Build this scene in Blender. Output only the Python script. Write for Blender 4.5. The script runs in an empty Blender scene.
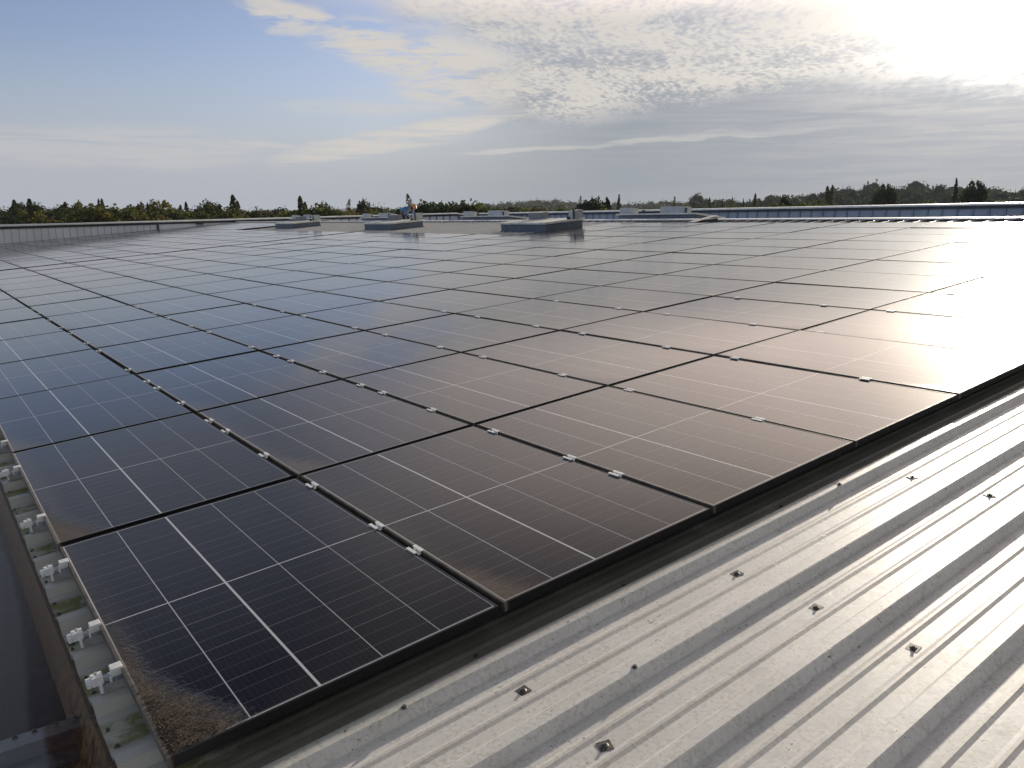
import bpy, bmesh, math, random
import numpy as np
from mathutils import Vector, Matrix, Euler
R = math.radians
random.seed(7); rng = np.random.default_rng(7)
scene = bpy.context.scene
COL = scene.collection

# ------------------------------------------------------------------ camera
ALPHA = R(5.194)                       # roof pitch
CAM = Vector((-0.3952, -2.0245, 1.3844))
cam_d = bpy.data.cameras.new('camera'); cam = bpy.data.objects.new('camera', cam_d); COL.objects.link(cam)
cam_d.sensor_width = 36.0; cam_d.lens = 791.41 / 1024 * 36.0
cam_d.clip_start = 0.02; cam_d.clip_end = 20000
fw = Vector((0.594323, 0.779392, -0.198313)).normalized()
rt = fw.cross(Vector((0, 0, 1))).normalized(); upv = rt.cross(fw)
cam.matrix_world = Matrix(((rt.x, upv.x, -fw.x, CAM.x), (rt.y, upv.y, -fw.y, CAM.y), (rt.z, upv.z, -fw.z, CAM.z), (0, 0, 0, 1)))
scene.camera = cam

# ------------------------------------------------------------------ sun, sky, exposure
SUN_AZ, SUN_EL = 21.2, 14.8
scene.view_settings.view_transform = 'Standard'; scene.view_settings.look = 'None'
scene.view_settings.gamma = 1.0; scene.view_settings.exposure = 0.0
scene.view_settings.use_curve_mapping = False
sd = Vector((math.cos(R(SUN_EL)) * math.cos(R(SUN_AZ)), math.cos(R(SUN_EL)) * math.sin(R(SUN_AZ)), math.sin(R(SUN_EL))))
sl = bpy.data.lights.new('sun', 'SUN'); sl.energy = 5.0; sl.angle = R(1.2); sl.color = (1.0, 0.90, 0.76)
so = bpy.data.objects.new('sun', sl); COL.objects.link(so)
so.rotation_euler = sd.to_track_quat('Z', 'Y').to_euler(); so.location = (0, 0, 50)


class G:
    """small helper to write node graphs as expressions"""
    def __init__(s, tree): s.t = tree; s.n = tree.nodes; s.l = tree.links
    def new(s, k, **kw):
        n = s.n.new(k)
        for a, b in kw.items(): setattr(n, a, b)
        return n
    def put(s, sock, v):
        if isinstance(v, bpy.types.NodeSocket): s.l.new(v, sock)
        else:
            if hasattr(sock.default_value, '__len__') and not hasattr(v, '__len__'): v = (v,) * len(sock.default_value)
            if hasattr(v, '__len__') and len(v) == 3 and len(sock.default_value) == 4: v = (*v, 1)
            sock.default_value = v
    def m(s, op, a, b=0.0, c=0.0, clamp=False):
        n = s.new('ShaderNodeMath', operation=op, use_clamp=clamp)
        s.put(n.inputs[0], a); s.put(n.inputs[1], b); s.put(n.inputs[2], c); return n.outputs[0]
    def add(s, a, b): return s.m('ADD', a, b)
    def sub(s, a, b): return s.m('SUBTRACT', a, b)
    def mul(s, a, b): return s.m('MULTIPLY', a, b)
    def div(s, a, b): return s.m('DIVIDE', a, b)
    def mx(s, a, b): return s.m('MAXIMUM', a, b)
    def mn(s, a, b): return s.m('MINIMUM', a, b)
    def sat(s, a): return s.m('ADD', a, 0.0, clamp=True)
    def ramp(s, v, a, b, x=0.0, y=1.0, smooth=True):
        n = s.new('ShaderNodeMapRange', interpolation_type='SMOOTHSTEP' if smooth else 'LINEAR')
        for i, q in enumerate((v, a, b, x, y)): s.put(n.inputs[i], q)
        return n.outputs[0]
    def near(s, v, c, hw, soft=None):                 # 1 where |v-c|<hw
        d = s.m('ABSOLUTE', s.sub(v, c))
        soft = hw * 0.25 if soft is None else soft
        return s.ramp(d, hw - soft, hw + soft, 1.0, 0.0)
    def noise(s, vec, scale, detail=3, rough=0.5, dist=0.0, out=0, dim='3D'):
        n = s.new('ShaderNodeTexNoise', noise_dimensions=dim)
        if vec is not None: s.l.new(vec, n.inputs['Vector'])
        n.inputs['Scale'].default_value = scale; n.inputs['Detail'].default_value = detail
        n.inputs['Roughness'].default_value = rough; n.inputs['Distortion'].default_value = dist
        return n.outputs[out]
    def voro(s, vec, scale, feat='F1', out=0, rnd=1.0):
        n = s.new('ShaderNodeTexVoronoi', feature=feat)
        s.l.new(vec, n.inputs['Vector']); n.inputs['Scale'].default_value = scale; n.inputs['Randomness'].default_value = rnd
        return n.outputs[out]
    def mix(s, f, a, b, mode='MIX'):
        n = s.new('ShaderNodeMix', data_type='RGBA', blend_type=mode)
        s.put(n.inputs[0], f); s.put(n.inputs[6], a); s.put(n.inputs[7], b); return n.outputs[2]
    def sep(s, v):
        n = s.new('ShaderNodeSeparateXYZ'); s.l.new(v, n.inputs[0]); return n.outputs
    def comb(s, x, y, z=0.0):
        n = s.new('ShaderNodeCombineXYZ'); s.put(n.inputs[0], x); s.put(n.inputs[1], y); s.put(n.inputs[2], z); return n.outputs[0]
    def vmul(s, v, k):
        n = s.new('ShaderNodeVectorMath', operation='MULTIPLY'); s.l.new(v, n.inputs[0]); s.put(n.inputs[1], k); return n.outputs[0]
    def vadd(s, v, k):
        n = s.new('ShaderNodeVectorMath', operation='ADD'); s.l.new(v, n.inputs[0]); s.put(n.inputs[1], k); return n.outputs[0]
    def dot(s, v, k):
        n = s.new('ShaderNodeVectorMath', operation='DOT_PRODUCT'); s.l.new(v, n.inputs[0]); s.put(n.inputs[1], k); return n.outputs['Value']


# world: Nishita sky with procedural cloud layers, all as functions of direction
world = bpy.data.worlds.new('World'); scene.world = world; world.use_nodes = True
wt = world.node_tree; wt.nodes.clear(); g = G(wt)
sky = g.new('ShaderNodeTexSky', sky_type='NISHITA'); sky.sun_disc = False
sky.sun_elevation = R(SUN_EL); sky.sun_rotation = R(90 - SUN_AZ)
sky.air_density = 1.0; sky.dust_density = 0.8; sky.ozone_density = 1.2; sky.altitude = 60
gen = g.new('ShaderNodeTexCoord').outputs['Generated']
nv = g.new('ShaderNodeVectorMath', operation='NORMALIZE'); wt.links.new(gen, nv.inputs[0]); D = nv.outputs[0]
dx, dy, dz = g.sep(D)[:3]
zc = g.mx(dz, 0.0)
el = g.mul(g.m('ARCSINE', dz), 57.2958)
az = g.mul(g.m('ARCTAN2', dy, dx), 57.2958)
ang = g.mul(g.m('ARCCOSINE', g.mn(g.dot(D, tuple(sd)), 0.99999)), 57.2958)
inv = g.div(1.0, g.add(zc, 0.07))
P = g.comb(g.mul(dx, inv), g.mul(dy, inv), 0.0)
# sheet coordinates turned so that x runs along the wind streaks
WA = R(38)
px_ = g.add(g.mul(g.sep(P)[0], math.cos(WA)), g.mul(g.sep(P)[1], math.sin(WA)))
py_ = g.sub(g.mul(g.sep(P)[1], math.cos(WA)), g.mul(g.sep(P)[0], math.sin(WA)))
S = g.comb(px_, py_, 0.0)
warp = g.noise(S, 1.3, 3, 0.55, out=1)
Sw = g.vadd(S, g.vmul(g.vadd(warp, (-.5, -.5, -.5)), (0.35, 0.35, 0)))
E_ = g.comb(g.mul(az, 0.06), g.mul(el, 0.16), 0.0)          # angular coords, flattened
Ew = g.vadd(E_, g.vmul(g.vadd(g.noise(E_, 1.5, 4, 0.55, out=1), (-.5, -.5, -.5)), (0.9, 0.38, 0)))
ex, ey = g.sep(Ew)[0], g.sep(Ew)[1]
azw = g.div(ex, 0.06); elw = g.div(ey, 0.16)
# main altocumulus field: towards the sun, lower edge rising to the right
edge_el = g.ramp(azw, 30, 56, 8.4, 6.4, smooth=False)
fld = g.mul(g.ramp(g.add(azw, g.mul(g.sub(elw, 9.0), -0.9)), 57, 50, 0, 1), g.ramp(g.sub(elw, edge_el), -0.5, 1.5, 0, 1))
rip = g.noise(g.vmul(Sw, (0.9, 1.9, 1)), 9.0, 3, 0.55, 0.0)
rip2 = g.noise(g.vmul(Sw, (1.0, 1.5, 1)), 24.0, 2, 0.5, 0.0)
big = g.noise(Sw, 2.0, 4, 0.6)
tex = g.add(g.add(g.mul(rip, 0.45), g.mul(rip2, 0.55)), g.mul(g.sub(big, 0.5), 0.85))
alto = g.mul(fld, g.ramp(tex, 0.40, 0.62, 0.50, 1))
# cirrus wisps, combed out along their length
def wispn(sc, ax, ay, tilt):
    q = g.comb(g.mul(g.add(az, g.mul(el, tilt)), ax), g.mul(g.sub(el, g.mul(az, -0.0)), ay), 0.0)
    q = g.vadd(q, g.vmul(g.vadd(g.noise(q, .6, 3, 0.6, out=1), (-.5, -.5, -.5)), (1.6, 1.2, 0)))
    return g.noise(q, sc, 7, 0.66)
wA = wispn(1.0, 0.22, 1.15, 0.9); wB = wispn(1.0, 0.13, 1.9, -0.8)
def blob(a, e, wa, we, slope=0.0):
    q = g.add(g.m('POWER', g.div(g.sub(azw, a), wa), 2.0), g.m('POWER', g.div(g.sub(elw, g.add(e, g.mul(g.sub(a, azw), slope))), we), 2.0))
    return g.ramp(q, 0.15, 1.7, 1.0, 0.0)
cir = None; cirb = None
for a, e, wa, we, sl_, k in ((68.5, 13.4, 3.4, .9, -0.22, .95), (60.0, 11.2, 5.5, 1.7, -0.14, 1.0), (56.5, 9.6, 5.5, 1.5, -0.05, 1.0), (53, 12.8, 4, 1.4, -.1, .7)):
    b = g.mul(blob(a, e, wa, we, sl_), k); cir = b if cir is None else g.mx(cir, b)
for a, e, wa, we, sl_, k in ((59.5, 6.2, 9, .75, 0.19, 1.0), (62, 5.2, 7, .5, 0.10, .9), (51, 5.0, 5, .20, .05, .6), (39, 5.6, 9, .22, .05, .5), (79, 4.9, 9, 1.2, 0.02, .42), (62, 7.9, 6, .6, .03, .5), (70, 5.3, 3, .25, 0, .6)):
    b = g.mul(blob(a, e, wa, we, sl_), k); cirb = b if cirb is None else g.mx(cirb, b)
cirrus = g.mx(g.mul(cir, g.ramp(wA, 0.37, 0.53, 0.0, 1.0)), g.mul(cirb, g.ramp(wB, 0.34, 0.56, 0.05, 1.0)))
# thin veil under the field and low haze
veil = g.mul(g.mul(g.ramp(az, 64, 44, 0, 1), g.ramp(el, 14, 8.5, 0, 1)), g.ramp(el, -2, 3, 0.55, 1.0))
veil = g.mul(veil, g.ramp(wB, 0.35, 0.62, 0.90, 0.98))
low = g.mul(g.ramp(el, 12.0, 1.0, 0.0, 0.98), g.ramp(az, 20, 60, 0.92, 1))
high = g.mul(g.ramp(el, 12.7, 17, 0.0, 1), g.ramp(g.noise(S, 0.9, 3, 0.5), 0.30, 0.75, 0.74, 0.86))   # thin cloud overhead
glow1 = g.m('EXPONENT', g.mul(ang, -1 / 4.2)); glow2 = g.m('EXPONENT', g.mul(ang, -1 / 14.0))
def scale(c, k):
    n = g.new('ShaderNodeVectorMath', operation='SCALE'); g.put(n.inputs[0], c); g.put(n.inputs['Scale'], k); return n.outputs[0]
def addc(a, b):
    n = g.new('ShaderNodeVectorMath', operation='ADD'); g.put(n.inputs[0], a); g.put(n.inputs[1], b); return n.outputs[0]
base = scale(g.mix(1.0, sky.outputs[0], (0.104, 0.099, 0.118), 'MULTIPLY'), g.ramp(ang, 70, 115, 1.0, 3.6))  # sky away from the sun boosted as added fill for shaded faces
bright = addc((0.63, 0.60, 0.565), scale((1.0, 0.93, 0.80), g.add(g.mul(glow1, 1.3), g.mul(glow2, 0.36))))
shade = addc((0.300, 0.330, 0.375), scale((1.0, 0.99, 0.94), g.add(g.mul(glow1, 0.5), g.mul(glow2, 0.19))))
lowc = addc(g.mix(g.ramp(az, 34, 76), (0.320, 0.375, 0.390), (0.420, 0.450, 0.525)), scale((1.0, 1.0, 0.95), g.mul(glow2, 0.36)))
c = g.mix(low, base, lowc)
c = g.mix(veil, c, shade)
c = g.mix(g.mul(fld, 0.70), c, shade)
c = g.mix(cirrus, c, bright)
c = g.mix(alto, c, g.mix(g.ramp(g.add(tex, g.mul(g.ramp(elw, 7.5, 11.5), .08)), 0.34, 0.60, 0.12, 1), shade, bright))
c = g.mix(high, c, scale(g.mix(g.m('POWER', g.ramp(ang, 14, 50, 0, 1, False), 0.8), (2.62, 2.14, 1.86), (0.30, 0.325, 0.385)), g.ramp(el, 22, 37, 1.0, 0.12)))
gl3 = g.add(g.mul(g.m('EXPONENT', g.mul(ang, -1 / 2.6)), 6.0), g.mul(g.m('EXPONENT', g.mul(ang, -1 / 5.0)), 0.65))
daz = g.m('POWER', g.div(g.sub(az, SUN_AZ + 1.0), 5.0), 2.0)
up_g = g.mul(g.mul(g.m('EXPONENT', g.mul(daz, -1.0)), g.ramp(el, 12.8, 16.5)), g.m('EXPONENT', g.mul(g.sub(el, 14.5), -1 / 9.0)))
c = addc(c, scale((1.0, 0.86, 0.66), g.mul(up_g, 3.6)))
c = addc(c, scale((1.0, 0.93, 0.80), g.mul(g.ramp(g.add(elw, g.mul(g.sub(rip, .5), 3.0)), 7.0, 9.6, 0.10, 1.0), gl3)))
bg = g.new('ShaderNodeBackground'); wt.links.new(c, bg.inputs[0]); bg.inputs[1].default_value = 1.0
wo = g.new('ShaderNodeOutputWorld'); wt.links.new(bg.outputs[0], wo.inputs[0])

# ------------------------------------------------------------------ helpers
def tag(o, label=None, cat=None, group=None, kind=None):
    if label: o['label'] = label
    if cat: o['category'] = cat
    if group: o['group'] = group
    if kind: o['kind'] = kind
    return o
def empty(name, loc=(0, 0, 0), rot=(0, 0, 0)):
    o = bpy.data.objects.new(name, None); COL.objects.link(o); o.location = loc; o.rotation_euler = rot
    o.empty_display_size = 0.2; return o
class MB:
    """collects boxes, prisms and tubes; build() links them as ONE mesh object"""
    def __init__(s): s.v = []; s.f = []
    def poly(s, vs, fs):
        b = len(s.v); s.v += [tuple(p) for p in vs]; s.f += [tuple(i + b for i in f) for f in fs]; return s
    def box(s, lo, hi, M=None):
        x0, y0, z0 = lo; x1, y1, z1 = hi
        vs = [Vector(p) for p in ((x0, y0, z0), (x1, y0, z0), (x1, y1, z0), (x0, y1, z0), (x0, y0, z1), (x1, y0, z1), (x1, y1, z1), (x0, y1, z1))]
        if M is not None: vs = [M @ p for p in vs]
        return s.poly(vs, [(0, 3, 2, 1), (4, 5, 6, 7), (0, 1, 5, 4), (1, 2, 6, 5), (2, 3, 7, 6), (3, 0, 4, 7)])
    def cyl(s, p0, p1, r0, r1=None, n=12):
        r1 = r0 if r1 is None else r1; p0 = Vector(p0); p1 = Vector(p1); d = (p1 - p0).normalized()
        a = d.orthogonal().normalized(); b = d.cross(a)
        vs = [p0 + (a * math.cos(t) + b * math.sin(t)) * r0 for t in [2 * math.pi * i / n for i in range(n)]]
        vs += [p1 + (a * math.cos(t) + b * math.sin(t)) * r1 for t in [2 * math.pi * i / n for i in range(n)]]
        return s.poly(vs, [(i, (i + 1) % n, n + (i + 1) % n, n + i) for i in range(n)] + [tuple(range(n))[::-1], tuple(range(n, 2 * n))])
    def mesh(s, name, mat=None, bevel=0.0, smooth=False):
        me = bpy.data.meshes.new(name); me.from_pydata(s.v, [], s.f)
        if bevel:
            bm = bmesh.new(); bm.from_mesh(me)
            bmesh.ops.bevel(bm, geom=bm.edges[:], offset=bevel, segments=2, affect='EDGES', profile=.6)
            bm.to_mesh(me); bm.free()
        if mat: me.materials.append(mat)
        if smooth: me.shade_smooth()
        me.update(); return me
    def build(s, name, mat, parent=None, **k):
        o = bpy.data.objects.new(name, s.mesh(name, mat, **k)); COL.objects.link(o)
        if parent is not None: o.parent = parent
        return o
def copy_obj(o, parent=None):
    c_ = o.copy(); COL.objects.link(c_); c_.parent = parent; return c_
def copy_tree(o, parent=None):
    c_ = copy_obj(o, parent)
    for ch in list(o.children): copy_tree(ch, c_)
    return c_
NAMES = ['first', 'second', 'third', 'fourth', 'fifth', 'sixth', 'seventh', 'eighth', 'ninth', 'tenth', 'eleventh', 'twelfth', 'thirteenth', 'fourteenth',
         'fifteenth', 'sixteenth', 'seventeenth', 'eighteenth', 'nineteenth', 'twentieth', 'twenty-first', 'twenty-second', 'twenty-third', 'twenty-fourth',
         'twenty-fifth', 'twenty-sixth', 'twenty-seventh', 'twenty-eighth', 'twenty-ninth', 'thirtieth'] + ['thirty-' + q for q in
         ('first', 'second', 'third', 'fourth', 'fifth', 'sixth', 'seventh', 'eighth', 'ninth')] + ['fortieth'] + ['forty-' + q for q in
         ('first', 'second', 'third', 'fourth', 'fifth', 'sixth', 'seventh', 'eighth', 'ninth')] + ['fiftieth'] + ['fifty-' + q for q in
         ('first', 'second', 'third', 'fourth', 'fifth', 'sixth', 'seventh', 'eighth', 'ninth')] + ['sixtieth']
def nth(k): return NAMES[k]
SR = (0, -ALPHA, 0)                                     # rotation of anything lying on the near roof slope
ca, sa = math.cos(ALPHA), math.sin(ALPHA)
def UV(u, v, h=0.0): return Vector((u * ca - h * sa, v, u * sa + h * ca))
def in_view(p, m=40):
    q = cam.matrix_world.inverted() @ Vector(p)
    if q.z > -0.05: return False
    x = 512 + 791.41 * q.x / -q.z; y = 384 - 791.41 * q.y / -q.z
    return -m < x < 1024 + m and -m < y < 768 + m
def px_x(p):
    q = cam.matrix_world.inverted() @ Vector(p); return 512 + 791.41 * q.x / -q.z

# ------------------------------------------------------------------ materials
def mat(name):
    m = bpy.data.materials.new(name); m.use_nodes = True; t = m.node_tree; t.nodes.clear(); g = G(t)
    b = g.new('ShaderNodeBsdfPrincipled'); o = g.new('ShaderNodeOutputMaterial'); t.links.new(b.outputs[0], o.inputs[0])
    return m, g, b
def setp(g, b, **k):
    nm = dict(col='Base Color', rough='Roughness', metal='Metallic', spec='Specular IOR Level', ior='IOR', normal='Normal', coat='Coat Weight', crough='Coat Roughness')
    for a, v in k.items(): g.put(b.inputs[nm[a]], v)
def bump(g, h, dist=0.002, st=1.0):
    n = g.new('ShaderNodeBump'); g.put(n.inputs['Height'], h); n.inputs['Distance'].default_value = dist; n.inputs['Strength'].default_value = st
    return n.outputs[0]
def simple(name, col, rough=0.6, metal=0.0, var=0.12, sc=8.0, bmp=0.0, spec=0.5):
    m, g, b = mat(name); oc = g.new('ShaderNodeTexCoord').outputs['Object']
    n = g.noise(oc, sc, 4, 0.6)
    c = g.mix(g.ramp(n, .3, .7), tuple(x * (1 - var) for x in col), tuple(min(1, x * (1 + var)) for x in col))
    setp(g, b, col=c, rough=g.ramp(g.noise(oc, sc * 2.3, 3), .3, .7, rough * .85, min(1, rough * 1.15)), metal=metal, spec=spec)
    if bmp: setp(g, b, normal=bump(g, g.noise(oc, sc * 6, 4), bmp))
    return m

# --- solar glass: 5 cell columns, half-cut midline, cell rows, bus bars, dust, mud (object colour red = mud, green = dust)
PW, PH, PU, PV = 1.095, 1.770, 1.12, 1.79968
m_glass, g, b = mat('solar_glass')
oc = g.new('ShaderNodeTexCoord').outputs['Object']; X, Y, Z = g.sep(oc)[:3]
info = g.new('ShaderNodeObjectInfo'); oi = g.new('ShaderNodeSeparateColor'); g.l.new(info.outputs['Color'], oi.inputs[0]); mudk, dustk = oi.outputs[0], oi.outputs[1]
rnd = info.outputs['Random']
x0, x1, y0, y1 = 0.019, PW - 0.019, 0.019, PH - 0.019
cw = (x1 - x0) / 5; rh = (y1 - y0) / 24
strong = g.near(X, x0 + 2 * cw, 0.0043, 0.0008)
for k, w_ in ((1, .80), (3, .62), (4, .52)): strong = g.mx(strong, g.mul(g.near(X, x0 + k * cw, 0.0019, 0.0006), w_))
strong = g.mx(strong, g.mul(g.near(Y, (y0 + y1) / 2, 0.0034, 0.0006), 0.92))
border = g.mx(g.mx(g.ramp(X, .0150, .0158, 1, 0), g.ramp(X, PW - .0158, PW - .0150)), g.mx(g.ramp(Y, .0150, .0158, 1, 0), g.ramp(Y, PH - .0158, PH - .0150)))
strong = g.mx(strong, border)
ry = g.div(g.sub(Y, y0), rh); rf = g.m('FRACT', ry)
rline = g.near(g.m('ABSOLUTE', g.sub(rf, 0.5)), 0.5, 0.013, 0.004)
kmod = g.m('MODULO', g.m('FLOOR', g.add(ry, 0.5)), 3.0)
cellid = g.comb(g.m('FLOOR', g.div(g.sub(X, x0), cw)), g.m('FLOOR', g.add(ry, .5)), g.mul(rnd, 37.0))
wn = g.new('ShaderNodeTexWhiteNoise', noise_dimensions='3D'); g.l.new(cellid, wn.inputs[0])
rline = g.mul(rline, g.add(g.ramp(kmod, 0.4, 0.6, 0.62, 0.20), g.mul(wn.outputs[0], 0.25)))
bx = g.m('FRACT', g.div(g.sub(X, x0), cw / 11.0))
bus = g.mul(g.near(g.m('ABSOLUTE', g.sub(bx, 0.5)), 0.5, 0.024, 0.010), 0.10)
cellb = g.new('ShaderNodeTexWhiteNoise', noise_dimensions='3D')
g.l.new(g.comb(g.m('FLOOR', g.div(g.sub(X, x0), cw)), g.m('FLOOR', ry), g.mul(rnd, 91.0)), cellb.inputs[0])
cell = g.mix(cellb.outputs[0], (0.0034, 0.0040, 0.0115), (0.0054, 0.0058, 0.0145))
cc = g.mix(g.mx(rline, bus), cell, (0.30, 0.31, 0.33))
cc = g.mix(strong, cc, (0.60, 0.61, 0.64))
ov = g.vadd(oc, g.comb(g.mul(rnd, 53.0), g.mul(rnd, 17.0), 0.0))
d1 = g.noise(ov, 2.2, 5, 0.65); d2 = g.noise(ov, 60, 3, 0.7); d3 = g.noise(g.vmul(ov, (1.2, 4.5, 1)), 6, 5, 0.65)
edge = g.mul(g.ramp(g.add(X, g.mul(g.sub(d1, .5), .10)), 0.012, 0.13, 1, 0), 0.6)
corner = g.ramp(g.add(g.add(g.div(X, 0.22), g.div(Y, 0.42)), g.mul(g.sub(d3, .5), 1.2)), 0.35, 1.25, 1, 0)
film = g.mul(g.ramp(g.add(g.mul(d1, .7), g.mul(d2, .3)), 0.3, 0.75, 0.006, 0.030), g.add(0.5, dustk))
tan = g.mul(g.add(g.mul(edge, .30), g.mul(corner, .55)), dustk)
mudn = g.add(g.add(g.div(X, 0.28), g.div(Y, 0.72)), g.add(g.mul(g.sub(d3, .5), .55), g.mul(g.sub(d2, .5), .5)))
mud = g.mul(g.ramp(mudn, 0.52, 0.95, .95, 0), mudk)
mud = g.mx(mud, g.mul(g.mul(g.ramp(g.add(X, g.mul(g.sub(d2, .5), .12)), .02, .075, 1, 0), g.ramp(Y, 1.15, .45)), g.mul(mudk, .75)))
fine = g.add(g.mul(g.noise(ov, 95, 4, 0.75, 1.2), .55), g.mul(g.noise(ov, 17, 4, 0.65), .45))
mudc = g.mix(g.ramp(fine, 0.36, 0.62), (0.014, 0.012, 0.010), (0.115, 0.088, 0.064))
tanc = g.mix(g.ramp(d2, .3, .7), (0.17, 0.125, 0.085), (0.27, 0.215, 0.16))
cc = g.mix(g.sat(film), cc, (0.34, 0.32, 0.30))
cc = g.mix(g.mn(g.sat(tan), 0.55), cc, tanc)
spk = g.ramp(g.voro(ov, 14.0), 0.018, 0.032, 0.35, 0.0)
cc = g.mix(g.mul(spk, g.ramp(d1, .45, .6)), cc, (0.45, 0.44, 0.42))
cc = g.mix(mud, cc, mudc)
rr = g.add(g.add(0.080, g.mul(film, 1.2)), g.add(g.mul(tan, 0.30), g.mul(mud, 0.8)))
setp(g, b, col=cc, rough=g.sat(rr), ior=1.50, spec=0.38, normal=bump(g, g.add(g.mul(g.noise(ov, 700, 2), 0.00), g.mul(mud, g.mul(fine, 1.6))), 0.004))

m_frame, g, b = mat('black_frame')
oc = g.new('ShaderNodeTexCoord').outputs['Object']; X, Y, Z = g.sep(oc)[:3]
info = g.new('ShaderNodeObjectInfo'); oi = g.new('ShaderNodeSeparateColor'); g.l.new(info.outputs['Color'], oi.inputs[0])
n = g.noise(oc, 14, 5, .65); low_ = g.mul(g.ramp(X, .02, .004), g.ramp(n, .25, .6, .35, 1))
low_ = g.mx(low_, g.mul(g.mul(g.ramp(Y, .02, .004), g.ramp(X, .25, .02)), g.mul(oi.outputs[0], .12)))
setp(g, b, col=g.mix(g.mul(low_, g.add(.25, g.mul(oi.outputs[1], .65))), (0.012, 0.012, 0.014), (0.235, 0.205, 0.17)), rough=g.ramp(n, .3, .7, .5, .65), metal=0.0, spec=.25)

# --- coated roof sheet
m_sheet, g, b = mat('roof_sheet_paint')
oc = g.new('ShaderNodeTexCoord').outputs['Object']; X, Y, Z = g.sep(oc)[:3]
ps = 0.336; c0 = -0.142
ph = g.m('FRACT', g.div(g.sub(Y, c0 - ps / 2), ps))                 # 0.5 on the crown
pan = g.m('ABSOLUTE', g.sub(ph, 0.5))                               # 0 crown .5 pan centre
long_ = g.vmul(oc, (0.8, 7, 1))
n1 = g.noise(oc, 3.0, 6, .65); n2 = g.noise(long_, 5.0, 5, .7); n3 = g.noise(oc, 70, 4, .7); n4 = g.noise(oc, 14, 5, .7, 1.0)
shared = g.add(g.mul(n1, .4), g.add(g.mul(n2, .3), g.mul(n4, .3)))
base_ = g.mix(g.ramp(shared, .36, .64), (0.71, 0.69, 0.645), (0.86, 0.84, 0.80))
base_ = g.mix(g.ramp(g.add(n3, g.mul(g.sub(n4, .5), .6)), .46, .68, 0, .50), base_, (0.44, 0.40, 0.33))          # mottled grime
grv = g.near(pan, 0.5 - 0.046 / ps, 0.040, 0.030)
base_ = g.mix(g.mul(g.mul(grv, g.ramp(n2, .3, .65)), .30), base_, (0.30, 0.27, 0.21))
foot = g.near(pan, 0.155, 0.022, 0.015)
base_ = g.mix(g.mul(g.mul(foot, g.ramp(n4, .35, .65)), .10), base_, (0.20, 0.19, 0.15))
# algae and dirt washing out beneath the array and at the gutter end
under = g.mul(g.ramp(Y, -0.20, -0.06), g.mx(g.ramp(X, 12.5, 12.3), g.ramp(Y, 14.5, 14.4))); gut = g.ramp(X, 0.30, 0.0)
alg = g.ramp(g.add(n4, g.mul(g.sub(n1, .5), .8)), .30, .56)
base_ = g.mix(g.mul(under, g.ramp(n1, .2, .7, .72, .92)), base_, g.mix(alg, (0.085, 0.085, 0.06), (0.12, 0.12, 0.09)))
gcol = g.mix(alg, (0.56, 0.54, 0.44), (0.22, 0.22, 0.065))
gm = g.mul(g.mul(gut, g.ramp(Y, -0.05, 0.06)), .92)
base_ = g.mix(gm, base_, g.mix(g.mul(g.ramp(pan, .22, .34), g.ramp(n1, .28, .50)), (0.60, 0.59, 0.53), gcol))
# flaked coating and black lichen spots
fl = g.noise(g.vmul(oc, (1.0, 1.8, 1)), 24, 6, .8, .4); fm = g.mul(g.ramp(fl, .625, .64), g.ramp(g.noise(oc, 2.7, 2), .50, .56))
base_ = g.mix(fm, base_, (0.085, 0.08, 0.075))
sp = g.mul(g.ramp(g.voro(oc, 26.0), .05, .09, 1, 0), g.ramp(g.noise(oc, 9.0, 2), .60, .66))
base_ = g.mix(g.mul(sp, .8), base_, (0.07, 0.06, 0.05))
setp(g, b, col=base_, rough=g.ramp(n4, .3, .7, .38, .52), spec=0.5, metal=0.0,
     normal=bump(g, g.add(g.mul(n1, 1.0), g.add(g.mul(n3, .015), g.mul(fm, .05))), 0.002))
m_farsheet = simple('far_sheet_paint', (0.46, 0.475, 0.50), .42, sc=1.3, var=.10)
m_cladg = simple('pale_wall_cladding', (0.86, 0.88, 0.90), .5, sc=.8, var=.06)  # lighter copy of the parapet cladding, its brighter light painted in
m_cladp = simple('blue_grey_wall_cladding', (0.29, 0.345, 0.43), .5, sc=.8, var=.10)  # darker copy of the same cladding, shade painted into the colour
m_wall = simple('outer_wall_cladding', (0.32, 0.34, 0.37), .5, sc=.5)
m_coping = simple('coping_metal', (0.82, 0.82, 0.80), .45, sc=2)
m_dark = simple('dark_eave_metal', (0.022, 0.025, 0.032), .5, sc=2)  # bracket and filler metal; also colours the shade strip under the copings
m_alu = simple('brushed_aluminium', (0.90, 0.90, 0.89), .45, metal=.1, sc=40, var=.08)
m_zinc = simple('dull_galvanised_steel', (0.50, 0.51, 0.52), .5, metal=.5, sc=30, var=.15)
m_screw = simple('weathered_screw_steel', (0.13, 0.125, 0.115), .5, metal=.3, sc=90, var=.6)
m_rubber = simple('black_rubber', (0.014, 0.014, 0.015), .7, sc=80)
m_kerb = simple('dark_kerb_coating', (0.095, 0.118, 0.155), .6, sc=4)
m_lid = simple('weathered_white_lid', (0.70, 0.70, 0.64), .5, sc=5, var=.2)
m_box = simple('pale_grey_housing', (0.44, 0.46, 0.47), .5, sc=6)
m_boxd = simple('dark_grey_housing', (0.20, 0.215, 0.24), .5, sc=6)

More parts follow.
